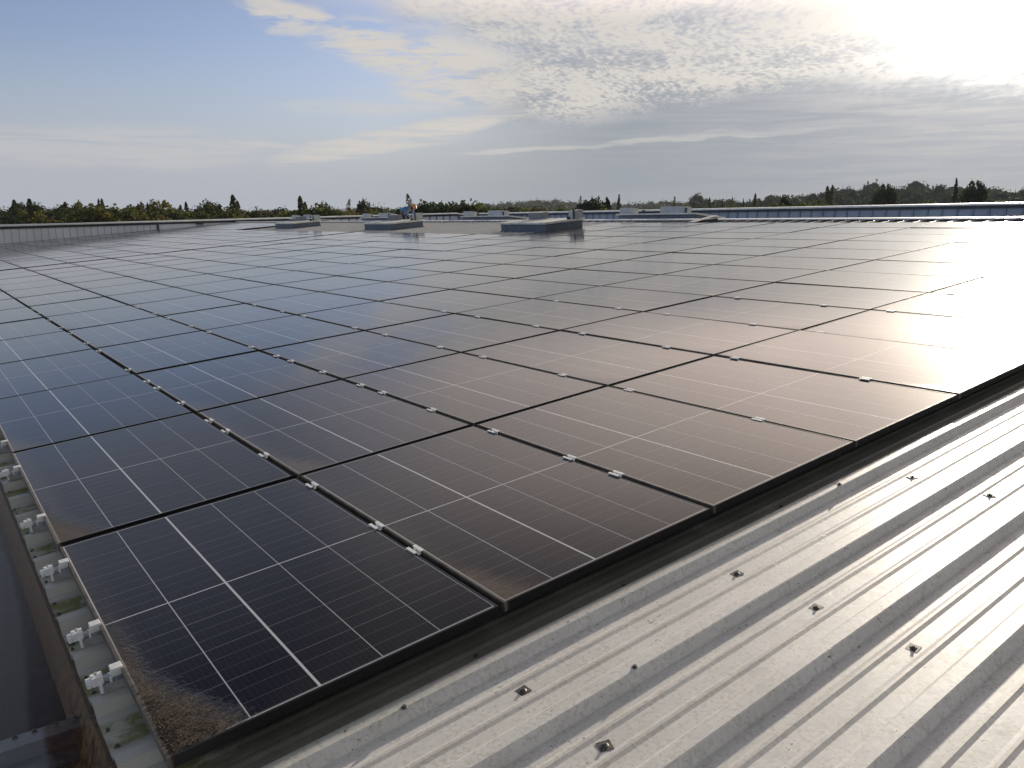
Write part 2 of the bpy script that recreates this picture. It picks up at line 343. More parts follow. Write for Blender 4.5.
# gutter: stained lining with still water
m_gut, g, b = mat('wet_gutter_lining')
oc = g.new('ShaderNodeTexCoord').outputs['Object']; X, Y, Z = g.sep(oc)[:3]
n1 = g.noise(oc, 5, 5, .6); n2 = g.noise(oc, 30, 4, .7)
silt = g.ramp(g.add(g.sub(X, g.mul(g.mx(g.sub(Y, 1.6), 0.0), .05)), g.add(g.mul(g.mx(g.sub(1.6, Y), 0.0), .09), g.mul(g.sub(n1, .5), .05))), -0.195, -0.165, 1, 0)  # pale sky reflection in the standing water, painted into the lining colour
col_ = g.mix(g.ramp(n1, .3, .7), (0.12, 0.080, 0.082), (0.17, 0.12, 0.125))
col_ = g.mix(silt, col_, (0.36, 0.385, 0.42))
rust = g.ramp(g.add(X, g.mul(g.sub(n1, .5), .05)), -0.165, -0.150)
col_ = g.mix(g.mul(rust, .95), col_, g.mix(g.ramp(n2, .35, .65), (0.055, 0.034, 0.014), (0.19, 0.108, 0.040)))
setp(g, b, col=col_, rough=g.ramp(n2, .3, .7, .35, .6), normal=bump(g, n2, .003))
m_water, g, b = mat('shallow_water')
m_water.node_tree.nodes.remove(b)
oc = g.new('ShaderNodeTexCoord').outputs['Object']; bn = bump(g, g.noise(oc, 9, 3), .0010)
tp = g.new('ShaderNodeBsdfTransparent'); tp.inputs[0].default_value = (.86, .82, .78, 1)
gy = g.new('ShaderNodeBsdfGlossy'); gy.inputs['Roughness'].default_value = .04; g.put(gy.inputs['Normal'], bn)
fz = g.new('ShaderNodeFresnel'); fz.inputs['IOR'].default_value = 1.33; g.put(fz.inputs['Normal'], bn)
mx = g.new('ShaderNodeMixShader'); g.l.new(fz.outputs[0], mx.inputs[0]); g.l.new(tp.outputs[0], mx.inputs[1]); g.l.new(gy.outputs[0], mx.inputs[2])
g.l.new(mx.outputs[0], [q for q in g.n if q.type == 'OUTPUT_MATERIAL'][0].inputs[0])
m_joint, g, b = mat('stained_joint_steel')
oc = g.new('ShaderNodeTexCoord').outputs['Object']; X, Y, Z = g.sep(oc)[:3]; n1 = g.noise(oc, 12, 5, .7)
st = g.ramp(g.add(X, g.mul(g.sub(n1, .5), .10)), -.235, -.20)
setp(g, b, col=g.mix(g.mul(st, .9), g.mix(g.ramp(n1, .35, .65), (0.24, 0.265, 0.30), (0.30, 0.33, 0.37)), g.mix(g.ramp(n1, .4, .6), (0.055, 0.032, 0.030), (0.11, 0.065, 0.05))), rough=.45)

# foliage
def leaf(name, a, b_, c_):
    m, g, b = mat(name)
    rp = g.new('ShaderNodeNewGeometry').outputs['Random Per Island']; oi = g.new('ShaderNodeObjectInfo').outputs['Random']
    oc = g.new('ShaderNodeTexCoord').outputs['Object']; n = g.noise(oc, .45 if 'wood' not in name else .055, 2)
    v = g.sat(g.add(g.mul(rp, .50), g.add(g.mul(g.sub(n, .5), 1.6), g.mul(oi, .35))))
    col = g.mix(g.ramp(v, .45, 1.0), g.mix(g.ramp(v, .0, .5), a, b_), c_)
    setp(g, b, col=col, rough=.8, spec=.15)
    tr = g.new('ShaderNodeBsdfTranslucent'); g.put(tr.inputs[0], g.mix(1.0, col, (1.5, 1.5, 1.1), 'MULTIPLY'))
    mx = g.new('ShaderNodeMixShader'); mx.inputs[0].default_value = .38; g.l.new(b.outputs[0], mx.inputs[1]); g.l.new(tr.outputs[0], mx.inputs[2])
    g.l.new(mx.outputs[0], [q for q in g.n if q.type == 'OUTPUT_MATERIAL'][0].inputs[0])
    return m
m_green = leaf('mixed_green_leaves', (0.030, 0.042, 0.014), (0.060, 0.075, 0.022), (0.110, 0.115, 0.030))
m_dgreen = leaf('dark_green_leaves', (0.014, 0.024, 0.012), (0.026, 0.040, 0.018), (0.045, 0.060, 0.024))
m_autumn = leaf('yellowing_leaves', (0.050, 0.054, 0.018), (0.090, 0.088, 0.026), (0.140, 0.125, 0.036))
m_brown = leaf('brownish_leaves', (0.050, 0.040, 0.022), (0.085, 0.065, 0.034), (0.125, 0.095, 0.045))
m_bark = simple('bark', (0.07, 0.055, 0.042), .85, sc=3, var=.3)
m_forest = leaf('distant_wood_leaves', (0.026, 0.034, 0.016), (0.046, 0.054, 0.022), (0.080, 0.072, 0.032))
m_ground, g, b = mat('fields')
oc = g.new('ShaderNodeTexCoord').outputs['Object']
vc = g.voro(oc, .0045, out=1); n = g.noise(oc, .02, 5)
setp(g, b, col=g.mix(.55, g.mix(g.ramp(n, .3, .7), (0.050, 0.065, 0.026), (0.085, 0.09, 0.04)), g.mix(1.0, vc, (0.10, 0.10, 0.05), 'MULTIPLY')), rough=.9, spec=.1)

# ------------------------------------------------------------------ ground and hills
GZ = -9.0
SKY_H = [(-60, 10), (20, 26), (24, 31), (27, 33), (31, 31), (33.5, 24), (36, 20), (39, 21), (41, 38), (46, 30), (50, 39), (55, 28), (60, 17), (70, 12), (80, 10), (88, 9), (140, 15), (180, 10)]
def sky_h(az):
    for (a, h), (a2, h2) in zip(SKY_H, SKY_H[1:]):
        if a <= az < a2: t = (az - a) / (a2 - a); t = t * t * (3 - 2 * t); return h + (h2 - h) * t
    return 6
def smooth(a, b_, x): t = min(1, max(0, (x - a) / (b_ - a))); return t * t * (3 - 2 * t)
def terrain(x, y):
    r = math.hypot(x, y); az_ = math.degrees(math.atan2(y, x))
    h = sky_h(az_) * (smooth(420, 900, r) if az_ < 40 else smooth(900, 1900, r))
    h += 2.0 * math.sin(x * .004 + 1) * math.sin(y * .0035) * smooth(150, 700, r)
    return GZ + h
rs = [0, 30, 60, 100, 150, 220, 300, 380, 460, 550, 650, 760, 900, 1100, 1350, 1650, 2000, 2500, 3200, 4500, 7000]
na = 180; vs = []; fs = []
for r in rs:
    for k in range(na):
        a = 2 * math.pi * k / na; x, y = r * math.cos(a), r * math.sin(a); vs.append((x, y, terrain(x, y) if r else GZ))
for i in range(len(rs) - 1):
    for k in range(na): fs.append((i * na + k, (i + 1) * na + k, (i + 1) * na + (k + 1) % na, i * na + (k + 1) % na))
gm_ = MB().poly(vs, fs).build('ground', m_ground, smooth=True); tag(gm_, kind='structure')

# ------------------------------------------------------------------ the warehouse
wh = empty('warehouse', (0, 0, GZ))
tag(wh, 'large low warehouse with ribbed pale metal roof carrying the solar array', 'building')
wh_z = -GZ
def wpart(mb, name, m, **k):
    o = mb.build(name, m, wh, **k); o.location = (0, 0, wh_z); return o
c0 = -0.142; ps = 0.336; RU, RV0, RV1 = 17.0, -8.0, 50.0
HP, HC = -0.101, -0.071                      # pan and crown level below the panel tops
prof = []
nrib0 = int((RV0 - c0) / ps); nrib1 = int((RV1 - c0) / ps)
c0_, ps_ = -0.142, 0.336
for k in range(nrib0, nrib1 + 1):
    c = c0_ + ps_ * k; pc = c + ps_ / 2
    prof += [(c - .048, HP), (c - .027, HC), (c - .022, HC + .002), (c + .022, HC + .002), (c + .027, HC), (c + .048, HP)]
    for s_ in (-.046, .046): prof += [(pc + s_ - .019, HP), (pc + s_ - .006, HP + .0042), (pc + s_ + .004, HP + .0042), (pc + s_ + .017, HP)]
us = [-0.098, -0.03] + [x * 0.5 + .3 for x in range(0, 8)] + [5, 7, 10, 13.5, RU / ca]
vs = []; fs = []
for iu, u in enumerate(us):
    for (v, h) in prof:
        wob = 0.0012 * math.sin(u * 2.1 + v * 3.3) if u < 5 else 0
        vs.append((u, v, h + wob))
n_ = len(prof)
for iu in range(len(us) - 1):
    for k in range(n_ - 1): a = iu * n_ + k; fs.append((a, a + n_, a + n_ + 1, a + 1))
roof = MB().poly(vs, fs).build('roof_sheet', m_sheet, wh); roof.location = (0, 0, wh_z); roof.rotation_euler = SR
tag(roof, 'weathered ribbed metal roof slope below the panels')
# sheet thickness lip at the gutter end
lip = MB()
for k in range(n_ - 1):
    (v, h), (v2, h2) = prof[k], prof[k + 1]
    lip.poly([(-.0985, v, h), (-.0985, v2, h2), (-.0985, v2, h2 - .004), (-.0985, v, h - .004), (-.094, v, h - .004), (-.094, v2, h2 - .004)],
             [(0, 1, 2, 3), (3, 2, 5, 4)])
lo_ = lip.build('sheet_edge', m_zinc, roof)
# screws with square washers (sub-parts of the sheet)
def screw_mesh(wash):
    mb = MB()
    if wash:
        for q in range(4):
            pass
        mb.box((-.020, -.018, 0), (.020, .018, .0020))
        mb.cyl((0, 0, .0022), (0, 0, .0050), .0115, .0075, 14); mb.cyl((0, 0, .005), (0, 0, .0095), .0052, .0045, 6)
    else:
        mb.cyl((0, 0, 0), (0, 0, .003), .011, .009, 12); mb.cyl((0, 0, .003), (0, 0, .009), .0058, .005, 6)
    return mb.mesh('roof_screw', m_screw)
sq, rd = screw_mesh(True), screw_mesh(False)
def put_screw(me, u, v, h=HP):
    o = bpy.data.objects.new('roof_screw', me); COL.objects.link(o); o.parent = roof
    o.location = (u, v, h); o.rotation_euler = (random.uniform(-.06, .06), random.uniform(-.06, .06), random.uniform(-.5, .5))
for k, v in enumerate([-.305, -.645, -.985, -1.325, -1.66]):  # rows of fixings on the purlins
    for u in (0.955, 1.99, 3.33, 4.66, 6.0):
        if in_view(UV(u, v, HP), 10): put_screw(sq, u + random.uniform(-.012, .012), v + random.uniform(-.006, .006))
for k in range(0, 13):
    pc = c0_ + ps_ * (k + .5)
    for s_ in (-.055, .045):
        put_screw(rd, -.082 + random.uniform(-.006, .006), pc + s_ + random.uniform(-.008, .008))
for u_, v_ in ((.62, -.165), (1.25, -.49), (2.95, -.155), (.95, -.06), (1.62, -.075), (2.62, -.07)): put_screw(rd, u_, v_ , HC + .002 if v_ < -.1 else HP)
# far slope, ridge cap
prof2 = [(v, h) for v, h in prof]
zr = UV(RU / ca, 0, 0).z
slope2 = empty_rot = None
vs = []; fs = []
for X_ in (17.0, 34.0):
    for v, h in prof2: vs.append((X_, v, zr + h - (X_ - 17.0) * math.tan(ALPHA)))
for k in range(n_ - 1): fs.append((k, k + n_, k + n_ + 1, k + 1))
wpart(MB().poly(vs, fs), 'far_roof_sheet', m_farsheet)
rc = MB()
rp = [(16.82, zr - .0655), (16.82, zr - .042), (16.9, zr - .034), (17.0, zr - .018), (17.1, zr - .030), (17.28, zr - .030), (17.28, zr - .0655)]
vs = [(x, v, z) for v in (RV0, RV1 - .2) for x, z in rp]
rc.poly(vs, [(k, k + 1, k + 8, k + 7) for k in range(6)])
wpart(rc, 'ridge_cap', m_coping)
fi = MB()
for k in range(nrib0, nrib1):
    c = c0_ + ps_ * k; fi.box((16.74, c + .09, zr - .112), (16.78, c + ps_ - .09, zr - .068))
wpart(fi, 'ridge_filler', m_dark)
# gutter between the two slopes
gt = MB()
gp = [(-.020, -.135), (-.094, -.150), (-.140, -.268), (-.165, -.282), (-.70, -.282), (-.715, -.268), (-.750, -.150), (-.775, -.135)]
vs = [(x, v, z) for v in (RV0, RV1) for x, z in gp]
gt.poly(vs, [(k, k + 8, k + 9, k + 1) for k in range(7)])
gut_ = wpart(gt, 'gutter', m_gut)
wt_ = MB().poly([(-.706, .70, -.262), (-.1385, .70, -.262), (-.1385, RV1 - .05, -.262), (-.706, RV1 - .05, -.262)], [(0, 1, 2, 3)])
wo_ = wt_.build('water', m_water); tag(wo_, kind='structure')
jt = MB()
jt.box((-.76, .635, -.208), (-.110, .703, -.203)); jt.box((-.745, .635, -.258), (-.112, .639, -.2082))
jt.box((-.745, .547, -.2625), (-.134, .6345, -.258)); jt.box((-.745, .547, -.281), (-.14, .551, -.2628)); jt.box((-.745, .699, -.281), (-.115, .703, -.2082))
jo = jt.build('gutter_joint', m_joint, gut_); tag(jo, 'bolted steel joint strap crossing the gutter')
for x in (-.345, -.293, -.240, -.180, -.126):
    s_ = bpy.data.objects.new('joint_bolt', sq if False else rd); COL.objects.link(s_); s_.parent = gut_
    s_.location = (x, .690, -.203); s_.scale = (.85, .85, 1.1)
for x in (-.40, -.27, -.185):
    s_ = bpy.data.objects.new('joint_bolt', rd); COL.objects.link(s_); s_.parent = gut_; s_.location = (x, .565, -.258); s_.scale = (.8, .8, .9)
# neighbouring bay on the other side of the gutter
vs = []; fs = []
for X_ in (-17.8, -.76):
    for v, h in prof2: vs.append((X_, v, h + 0.0 - (X_ + .76) * math.tan(ALPHA)))
for k in range(n_ - 1): fs.append((k, k + n_, k + n_ + 1, k + 1))
wpart(MB().poly(vs, fs), 'neighbour_roof_sheet', m_farsheet)
# outer walls
ow = MB()
for lo, hi in (((-17.8, RV0 - .15, -9), (34.3, RV0, .10)), ((-18.0, RV0, -9), (-17.8, RV1 + .2, 1.4)), ((-17.8, RV1 + .06, -9), (34.3, RV1 + .25, .25)), ((34.12, RV0, -9), (34.35, RV1 + .05, .3))):
    ow.box(lo, hi)
wpart(ow, 'outer_wall', m_wall)
# gable parapet (along the far end) and the long parapet behind the far slope, each with coping
def gz_top(x): return 1.11 + .0300 * x
par1 = empty('far_end_parapet', (16, RV1, 0.2)); tag(par1, 'pale ribbed parapet wall across the far end of the roof, left of the view', 'parapet wall')
def pp(mb, nm, m, root, **k): o = mb.build(nm, m, root, **k); o.location = tuple(-q for q in root.location); return o
w1 = MB(); w1.poly([(x, y, z) for x in (-17.8, 34.1) for y, z in ((RV1, -.9), (RV1, gz_top(max(x, -5)) - .1), (RV1 + .05, gz_top(max(x, -5)) - .1), (RV1 + .05, -.9))],
                   [(0, 4, 5, 1), (1, 5, 6, 2), (2, 6, 7, 3)])
pp(w1, 'cladding', m_cladg, par1)
rb = MB(); x = 3.5
rib_xs = []
while x < 12.0: rib_xs.append(x); x += .36
for x in rib_xs: rb.box((x - .013, RV1 - .03, -.2), (x + .013, RV1 - .002, gz_top(x) - .10))
pp(rb, 'standing_seam', simple('seam_grey', (0.50, 0.53, 0.57), .5), par1)
rb2 = MB(); x = 19.5
while x < 33.9: rb2.box((x - .06, RV1 - .045, .2), (x + .06, RV1 - .002, gz_top(x) - .10)); x += .6
pp(rb2, 'standing_seam', m_cladp, par1)
e1 = MB(); e1.box((12.16, RV1 - .10, -.2), (12.26, RV1 - .004, gz_top(12.2) - .06)); e1.box((14.45, RV1 - .30, gz_top(14.5) - .20), (14.85, RV1 - .1, gz_top(14.6) - .07))
pp(e1, 'end_bracket', m_dark, par1)
def coping(root, a, b_, za, zb, ny, th=.065, dr=.13, wi=.34):
    """a,b_: ends on the inner wall face; ny: direction inwards"""
    a = Vector(a); b_ = Vector(b_); ny = Vector(ny)
    up_ = Vector((0, 0, 1)); t1 = MB(); t2 = MB()
    for mb, z0, z1, o0, o1 in ((t1, 0, th, .10, -wi), (t2, -dr, -.002, .09, -.05)):
        vs = []
        for P_, zz in ((a, za), (b_, zb)):
            for o_, z_ in ((o0, z0), (o0, z1), (o1, z1 + (.03 if mb is t1 else 0)), (o1, z0)): vs.append(P_ + ny * o_ + up_ * (zz + z_))
        mb.poly(vs, [(0, 1, 5, 4), (1, 2, 6, 5), (2, 3, 7, 6), (3, 0, 4, 7), (0, 3, 2, 1), (4, 5, 6, 7)])
    pp(t1, 'coping', m_coping, root); pp(t2, 'drip_edge', m_dark, root)  # dark strip stands in for the shade under the coping overhang
coping(par1, (-5, RV1, 0), (34.1, RV1, 0), gz_top(-5), gz_top(34.1), (0, -1, 0))
par2 = empty('long_side_parapet', (34.0, 20, 0)); tag(par2, 'shaded dark blue ribbed parapet wall behind the ridge on the right side', 'parapet wall')
w2 = MB(); w2.box((34.0, RV0, -.4), (34.08, RV1 - .02, 2.02)); pp(w2, 'cladding', m_cladp, par2)
rb = MB(); y = RV0 + .2
while y < RV1: rb.box((33.955, y - .045, -.2), (33.998, y + .045, 2.02)); y += .6
pp(rb, 'standing_seam', simple('seam_blue', (0.20, 0.245, 0.32), .5), par2)  # ribs follow the wall's painted shade tone
coping(par2, (34.0, RV0, 0), (34.0, RV1 - .3, 0), 2.12, 2.08, (-1, 0, 0), th=.075, dr=.12)

# ------------------------------------------------------------------ solar panels
TH = .035
def frame_mb():
    mb = MB(); w = .011
    for lo, hi in (((0, 0, -TH), (w, PH, 0)), ((PW - w, 0, -TH), (PW, PH, 0)), ((w, 0, -TH), (PW - w, w, 0)), ((w, PH - w, -TH), (PW - w, PH, 0))): mb.box(lo, hi)
    return mb
fr_me = frame_mb().mesh('frame', m_frame)
bm = bmesh.new(); bm.from_mesh(fr_me); es = [e for e in bm.edges if all(abs(v.co.z) < 1e-5 for v in e.verts)]
bmesh.ops.bevel(bm, geom=es, offset=.0012, segments=1, affect='EDGES'); bm.to_mesh(fr_me); bm.free()
gl_me = MB().box((.0108, .0108, -.008), (PW - .0108, PH - .0108, -.0012)).mesh('glass', m_glass)
cells = []
for j in range(0, 8):
    for i in range(14): cells.append((i, j, j * PV, 0))
for j in range(8, 13):
    for i in range(11): cells.append((i, j, j * PV, 0))
for k in range(7):
    for i in range(11): cells.append((i, k, 13 * PV + .24 + k * PV, 1))
for k in range(7, 13):
    for i in range(14): cells.append((i, k, 13 * PV + .24 + k * PV, 1))
cells = [c_ for c_ in cells if any(in_view(UV(c_[0] * PU + a * PW, c_[2] + b_ * PH), 6) for a in (0, .5, 1) for b_ in (0, .5, 1))]
proto = None; n_pan = 0
for (i, j, v, blk) in cells:
    if proto is None:
        o = empty('solar_panel'); fr = bpy.data.objects.new('frame', fr_me); gl = bpy.data.objects.new('glass', gl_me)
        for q in (fr, gl): COL.objects.link(q); q.parent = o
        proto = o
    else: o = copy_tree(proto)
    jit = lambda s_: random.uniform(-s_, s_)
    o.location = UV(i * PU + jit(.0025), v + jit(.0025), jit(.0018)); o.rotation_euler = (jit(.0024), -ALPHA + jit(.0022), jit(.0008))
    mudv = 1.0 if (i, j, blk) == (0, 0, 0) else (.30 if (i == 0 and j == 1 and not blk) else 0.0)
    dust = random.uniform(.25, .65) if i else random.uniform(.45, .7)
    if (i, j) == (1, 0): dust = .62
    if (i, j) == (1, 1): dust = 1.0
    if (i, j) == (0, 1): dust = 1.0
    for ch in o.children: ch.color = (mudv, dust, 0, 1)
    place = 'row from the bare roof' if not blk else 'row beyond the wide gap'
    lab = f'black framed solar panel, {nth(i)} from the gutter in the {nth(j)} {place}'
    if (i, j, blk) == (0, 0, 0): lab = 'nearest solar panel, with thick brown mud in its lower left corner'
    tag(o, lab, 'solar panel', 'solar panels laid in rows on the roof'); n_pan += 1
print('panels', n_pan)

# clamps on the seams between the panel columns, end clamps on short rails at the gutter edge
def crown(n): return c0_ + ps_ * n
mc = empty('mid_clamp')
pl = MB(); pl.box((-.0235, -.034, .0006), (-.0085, .034, .0040)); pl.box((.0085, -.034, .0006), (.0240, .034, .0040))
pl.box((-.0105, -.028, -.012), (-.0082, .028, .0005)); pl.box((.0082, -.028, -.012), (.0105, .028, .0005)); pl.box((-.0081, -.028, -.0145), (.0081, .028, -.0121))
pl.build('plate', m_alu, mc); bo = MB(); bo.cyl((0, 0, -.012), (0, 0, -.003), .0062, None, 6); bo.build('bolt', m_zinc, mc)
rl = MB(); rl.box((-.17, -.020, HC + .0035), (.17, .020, -.0365)); rl.build('rail', m_zinc, mc)
vset = {0: [2, 3, 5], 1: [7, 9, 10]}
def clamp_vs(j):
    if j in vset: return [crown(n) + .045 for n in vset[j]]
    v0 = j * PV; r = []
    for t in (.28, .95, 1.40) if j % 2 else (.42, .92, 1.35):
        r.append(crown(round((v0 + t - .045 - c0_) / ps_)) + .045)
    return r
first = True
for i in range(1, 8):
    for j in range(0, 8 - i):
        for q, v in enumerate(clamp_vs(j)[::2] if i > 2 or j > 2 else clamp_vs(j)):
            if not in_view(UV(i * PU - .012, v), 2): continue
            o = mc if first else copy_tree(mc); first = False
            o.location = UV(i * PU - .012, v + random.uniform(-.008, .008), .0022); o.rotation_euler = SR
            tag(o, f'silver clamp, {nth(q)} in the {nth(j)} row, between {nth(i-1)} and {nth(i)} panels from the gutter', 'clamp', 'silver clamps between the panel columns')
ec = empty('end_clamp')
t = MB(); t.box((-.026, -.019, -.022), (.0095, .019, .0045)); t.box((-.034, -.019, -.040), (-.0265, .019, -.020)); t.build('clamp_head', m_alu, ec, bevel=.0018)
t = MB(); t.box((-.084, -.018, -.034), (-.050, .018, -.004)); t.box((-.098, -.006, -.040), (-.0845, .024, -.016)); t.box((-.066, -.030, -.058), (-.057, -.0182, -.024)); t.build('height_block', m_alu, ec, bevel=.0018)
t = MB(); t.box((-.066, -.022, HC + .004), (.10, .022, -.0365)); t.build('rail', m_zinc, ec)
t = MB(); t.box((-.050, -.012, -.0305), (-.031, .012, -.020)); t.cyl((-.067, 0, -.0015), (-.067, 0, .006), .006, None, 6); t.build('bolt', m_zinc, ec)
first = True
for q, v in enumerate([crown(2) + .04, crown(3) + .05, crown(5) + .04, crown(7) + .03, crown(10) + .01, crown(12) + .03]):
    o = ec if first else copy_tree(ec); first = False
    o.location = UV(0, v, 0); o.rotation_euler = (0, -ALPHA, 0)
    tag(o, f'silver end clamp on the gutter side edge, {nth(q)} from the near corner of the array', 'clamp', 'end clamps along the gutter edge')
# torn black sealing strips lying beside the clamps
bs = MB(); rr_ = random.Random(4)
pts = [(-.05 + .012 * k, .006 * math.sin(k * 2.1) + rr_.uniform(-.006, .006), .006 + rr_.uniform(0, .006)) for k in range(9)]
for a, b_ in zip(pts, pts[1:]): bs.cyl(a, b_, .0042, .0042, 6)
pts = [(-.048 + .012 * k, -.014 + rr_.uniform(-.004, .004), .004 + rr_.uniform(0, .002)) for k in range(7)]
for a, b_ in zip(pts, pts[1:]): bs.cyl(a, b_, .0045, .0035, 6)
for k, (u, v) in enumerate(((-.045, 1.03), (-.040, .690), (-.045, 1.74))):
    if k == 0: o = bs.build('rubber_strip', m_rubber)
    else: o = copy_obj(o)
    o.location = UV(u, v, HP + .002 if k != 9 else HC); o.rotation_euler = (0, -ALPHA, .08 * k)
    tag(o, ['torn black rubber strip beside the second clamp from the near corner', 'torn black rubber strip beside the nearest end clamp',
            'torn black rubber strip beside the third clamp from the near corner'][k], 'rubber strip', 'torn black strips at the sheet ends')
# loose dried mud and leaf litter in the near corner
ml = MB(); r_ = random.Random(11); cnt = 0
while cnt < 900:
    x = r_.uniform(.012, .36); y = r_.uniform(.012, .80); f = x / .25 + y / .58
    if f > r_.uniform(.25, 1.08): continue
    s_ = r_.uniform(.0005, .0016) * (1.3 - .6 * f); M = Matrix.Translation((x, y, -.0005 + s_ * .4)) @ Euler((r_.uniform(-.7, .7), r_.uniform(-.7, .7), r_.uniform(0, 6))).to_matrix().to_4x4()
    ml.box((-s_ * r_.uniform(.8, 2.6), -s_, -s_ * .35), (s_ * r_.uniform(.8, 2.6), s_, s_ * .35), M); cnt += 1
mud_m, g, b = mat('dry_mud')
rp_ = g.new('ShaderNodeNewGeometry').outputs['Random Per Island']
setp(g, b, col=g.mix(rp_, (0.010, 0.008, 0.007), (0.115, 0.088, 0.065)), rough=.9)
mo = ml.build('dried_mud', mud_m); mo.rotation_euler = SR; tag(mo, 'crumbs of dried mud and leaf litter on the nearest panel corner', 'mud', kind='stuff')

# ------------------------------------------------------------------ roof vents (smoke outlets) on kerbs
def vent(name, label, L=2.05, W=1.32, z_h=.22, style=0):
    r = empty(name); tag(r, label, 'roof vent', 'smoke vents on the roof')
    k = MB(); k.box((0, 0, -.02), (W, L, z_h)); k.box((-.03, -.03, -.02), (W + .03, L + .03, .03)); kb = k.build('kerb', m_kerb, r, bevel=.004)
    l = MB(); l.box((-.06, -.06, z_h + .002), (W + .06, L + .06, z_h + .055)); l.box((-.02, L * .5 - .02, z_h + .0552), (W + .02, L * .5 + .02, z_h + .068)); l.build('lid', m_lid, r, bevel=.006)
    b1 = MB(); b1.box((W - .30, -.05, z_h + .058), (W + .00, .22, z_h + .29)); b1.box((W - .28, -.055, z_h + .10), (W - .02, -.051, z_h + .25)); q = b1.build('housing', m_box, r, bevel=.008)
    p1 = MB(); p1.box((W - .325, -.03, z_h + .0575), (W - .303, .02, z_h + .31)); p1.box((W - .40, .18, z_h + .0575), (W - .303, .20, z_h + .12)); p1.build('bracket', m_dark, r)
    b2 = MB(); b2.box((W - .30, L - .62, z_h + .058), (W - .02, L - .02, z_h + .24)); b2.build('housing', m_boxd, r, bevel=.008)
    return r
v1 = vent('roof_vent', 'low roof vent with pale lid, nearest and rightmost of three before the ridge')
v1.location = UV(13.62, 14.75, HP + .02); v1.rotation_euler = SR
for lab, (u, v) in (('low roof vent with pale lid, in front of the bending worker', (13.62, 23.35)),
                    ('low roof vent with pale lid, farthest and leftmost of three before the ridge', (13.70, 32.5))):
    o = copy_tree(v1); o.location = UV(u, v, HP + .02); o.rotation_euler = SR; o['label'] = lab
def far_z(x): return zr - (x - 17.0) * math.tan(ALPHA) + HP
fv = empty('roof_vent'); L, W, zh = 3.1, 1.2, .27
k = MB(); k.box((0, 0, -.12), (W, L, zh)); k.box((-.03, -.03, -.12), (W + .03, L + .03, .02)); k.build('kerb', m_kerb, fv, bevel=.004)
k = MB(); k.box((-.06, -.06, zh + .002), (W + .06, L + .06, zh + .045)); k.build('lid', m_lid, fv, bevel=.006)
k = MB(); k.box((.05, L - .50, zh + .048), (.36, L + .02, zh + .24)); k.build('housing', m_box, fv, bevel=.008)
k = MB(); k.box((.05, .50, zh + .048), (.38, 1.42, zh + .25)); k.build('housing', m_box, fv, bevel=.008)
k = MB(); k.box((.04, L - 1.05, zh + .047), (.07, L - .95, zh + .16)); k.box((.04, .40, zh + .047), (.07, .46, zh + .20)); k.build('bracket', m_dark, fv)
first = True
for lab, y in (('long roof vent just beyond the ridge, nearest the dark parapet, with two grey housings', 13.15), ('long roof vent beyond the ridge, partly hidden by the nearest vent', 22.0),
               ('long roof vent beyond the ridge, partly hidden by the middle vent', 30.9), ('farthest long roof vent beyond the ridge, partly hidden by the leftmost vent', 39.8)):
    o = fv if first else copy_tree(fv); first = False
    o.location = (17.75, y, far_z(17.75)); o.rotation_euler = (0, ALPHA, 0); tag(o, lab, 'roof vent', 'long vents beyond the ridge')
# raised cable tray running over the end of the array
tr = empty('cable_tray', UV(15.65, 11.35, .004), (0, -ALPHA, 0)); tag(tr, 'narrow dark metal cable tray tilted up over the panel edge near the ridge', 'cable tray')
t = MB(); t.poly([(0, 0, .0), (.95, 0, .085), (.95, .22, .085), (0, .22, .0), (0, 0, .012), (.95, 0, .097), (.95, .22, .097), (0, .22, .012)],
                 [(0, 3, 2, 1), (4, 5, 6, 7), (0, 1, 5, 4), (1, 2, 6, 5), (2, 3, 7, 6), (3, 0, 4, 7)]); t.build('cover', m_zinc, tr)
t = MB(); t.box((.30, .02, -.06), (.93, .20, .022)); t.build('support', m_dark, tr)

# ------------------------------------------------------------------ crouching worker behind the middle vent
def skin_mesh(name, chain, m, sub=2):
    """chain: list of (parent index, co, radius)"""
    me = bpy.data.meshes.new(name); me.from_pydata([c_[1] for c_ in chain], [(c_[0], k) for k, c_ in enumerate(chain) if c_[0] is not None], [])
    ob = bpy.data.objects.new(name, me); COL.objects.link(ob)
    md = ob.modifiers.new('skin', 'SKIN'); md.use_smooth_shade = True
    for k, c_ in enumerate(chain):
        sv = me.skin_vertices[0].data[k]; rr = c_[2] if hasattr(c_[2], '__len__') else (c_[2], c_[2]); sv.radius = rr; sv.use_root = (k == 0)
    s2 = ob.modifiers.new('sub', 'SUBSURF'); s2.levels = sub; s2.render_levels = sub
    dg = bpy.context.evaluated_depsgraph_get(); ev = ob.evaluated_get(dg); nm = bpy.data.meshes.new_from_object(ev)
    nm.name = name; nm.materials.clear(); nm.materials.append(m); nm.shade_smooth()
    ob.modifiers.clear(); ob.data = nm; return ob
m_skin = simple('skin', (0.48, 0.29, 0.21), .5, sc=10, var=.06); m_jacket = simple('blue_jacket', (0.10, 0.21, 0.41), .75, sc=12, var=.3)
m_trous = simple('dark_trousers', (0.03, 0.035, 0.05), .8, sc=10); m_hat = simple('orange_helmet', (0.58, 0.30, 0.10), .4, sc=10); m_hair = simple('dark_hair', (0.02, 0.015, 0.012), .7)
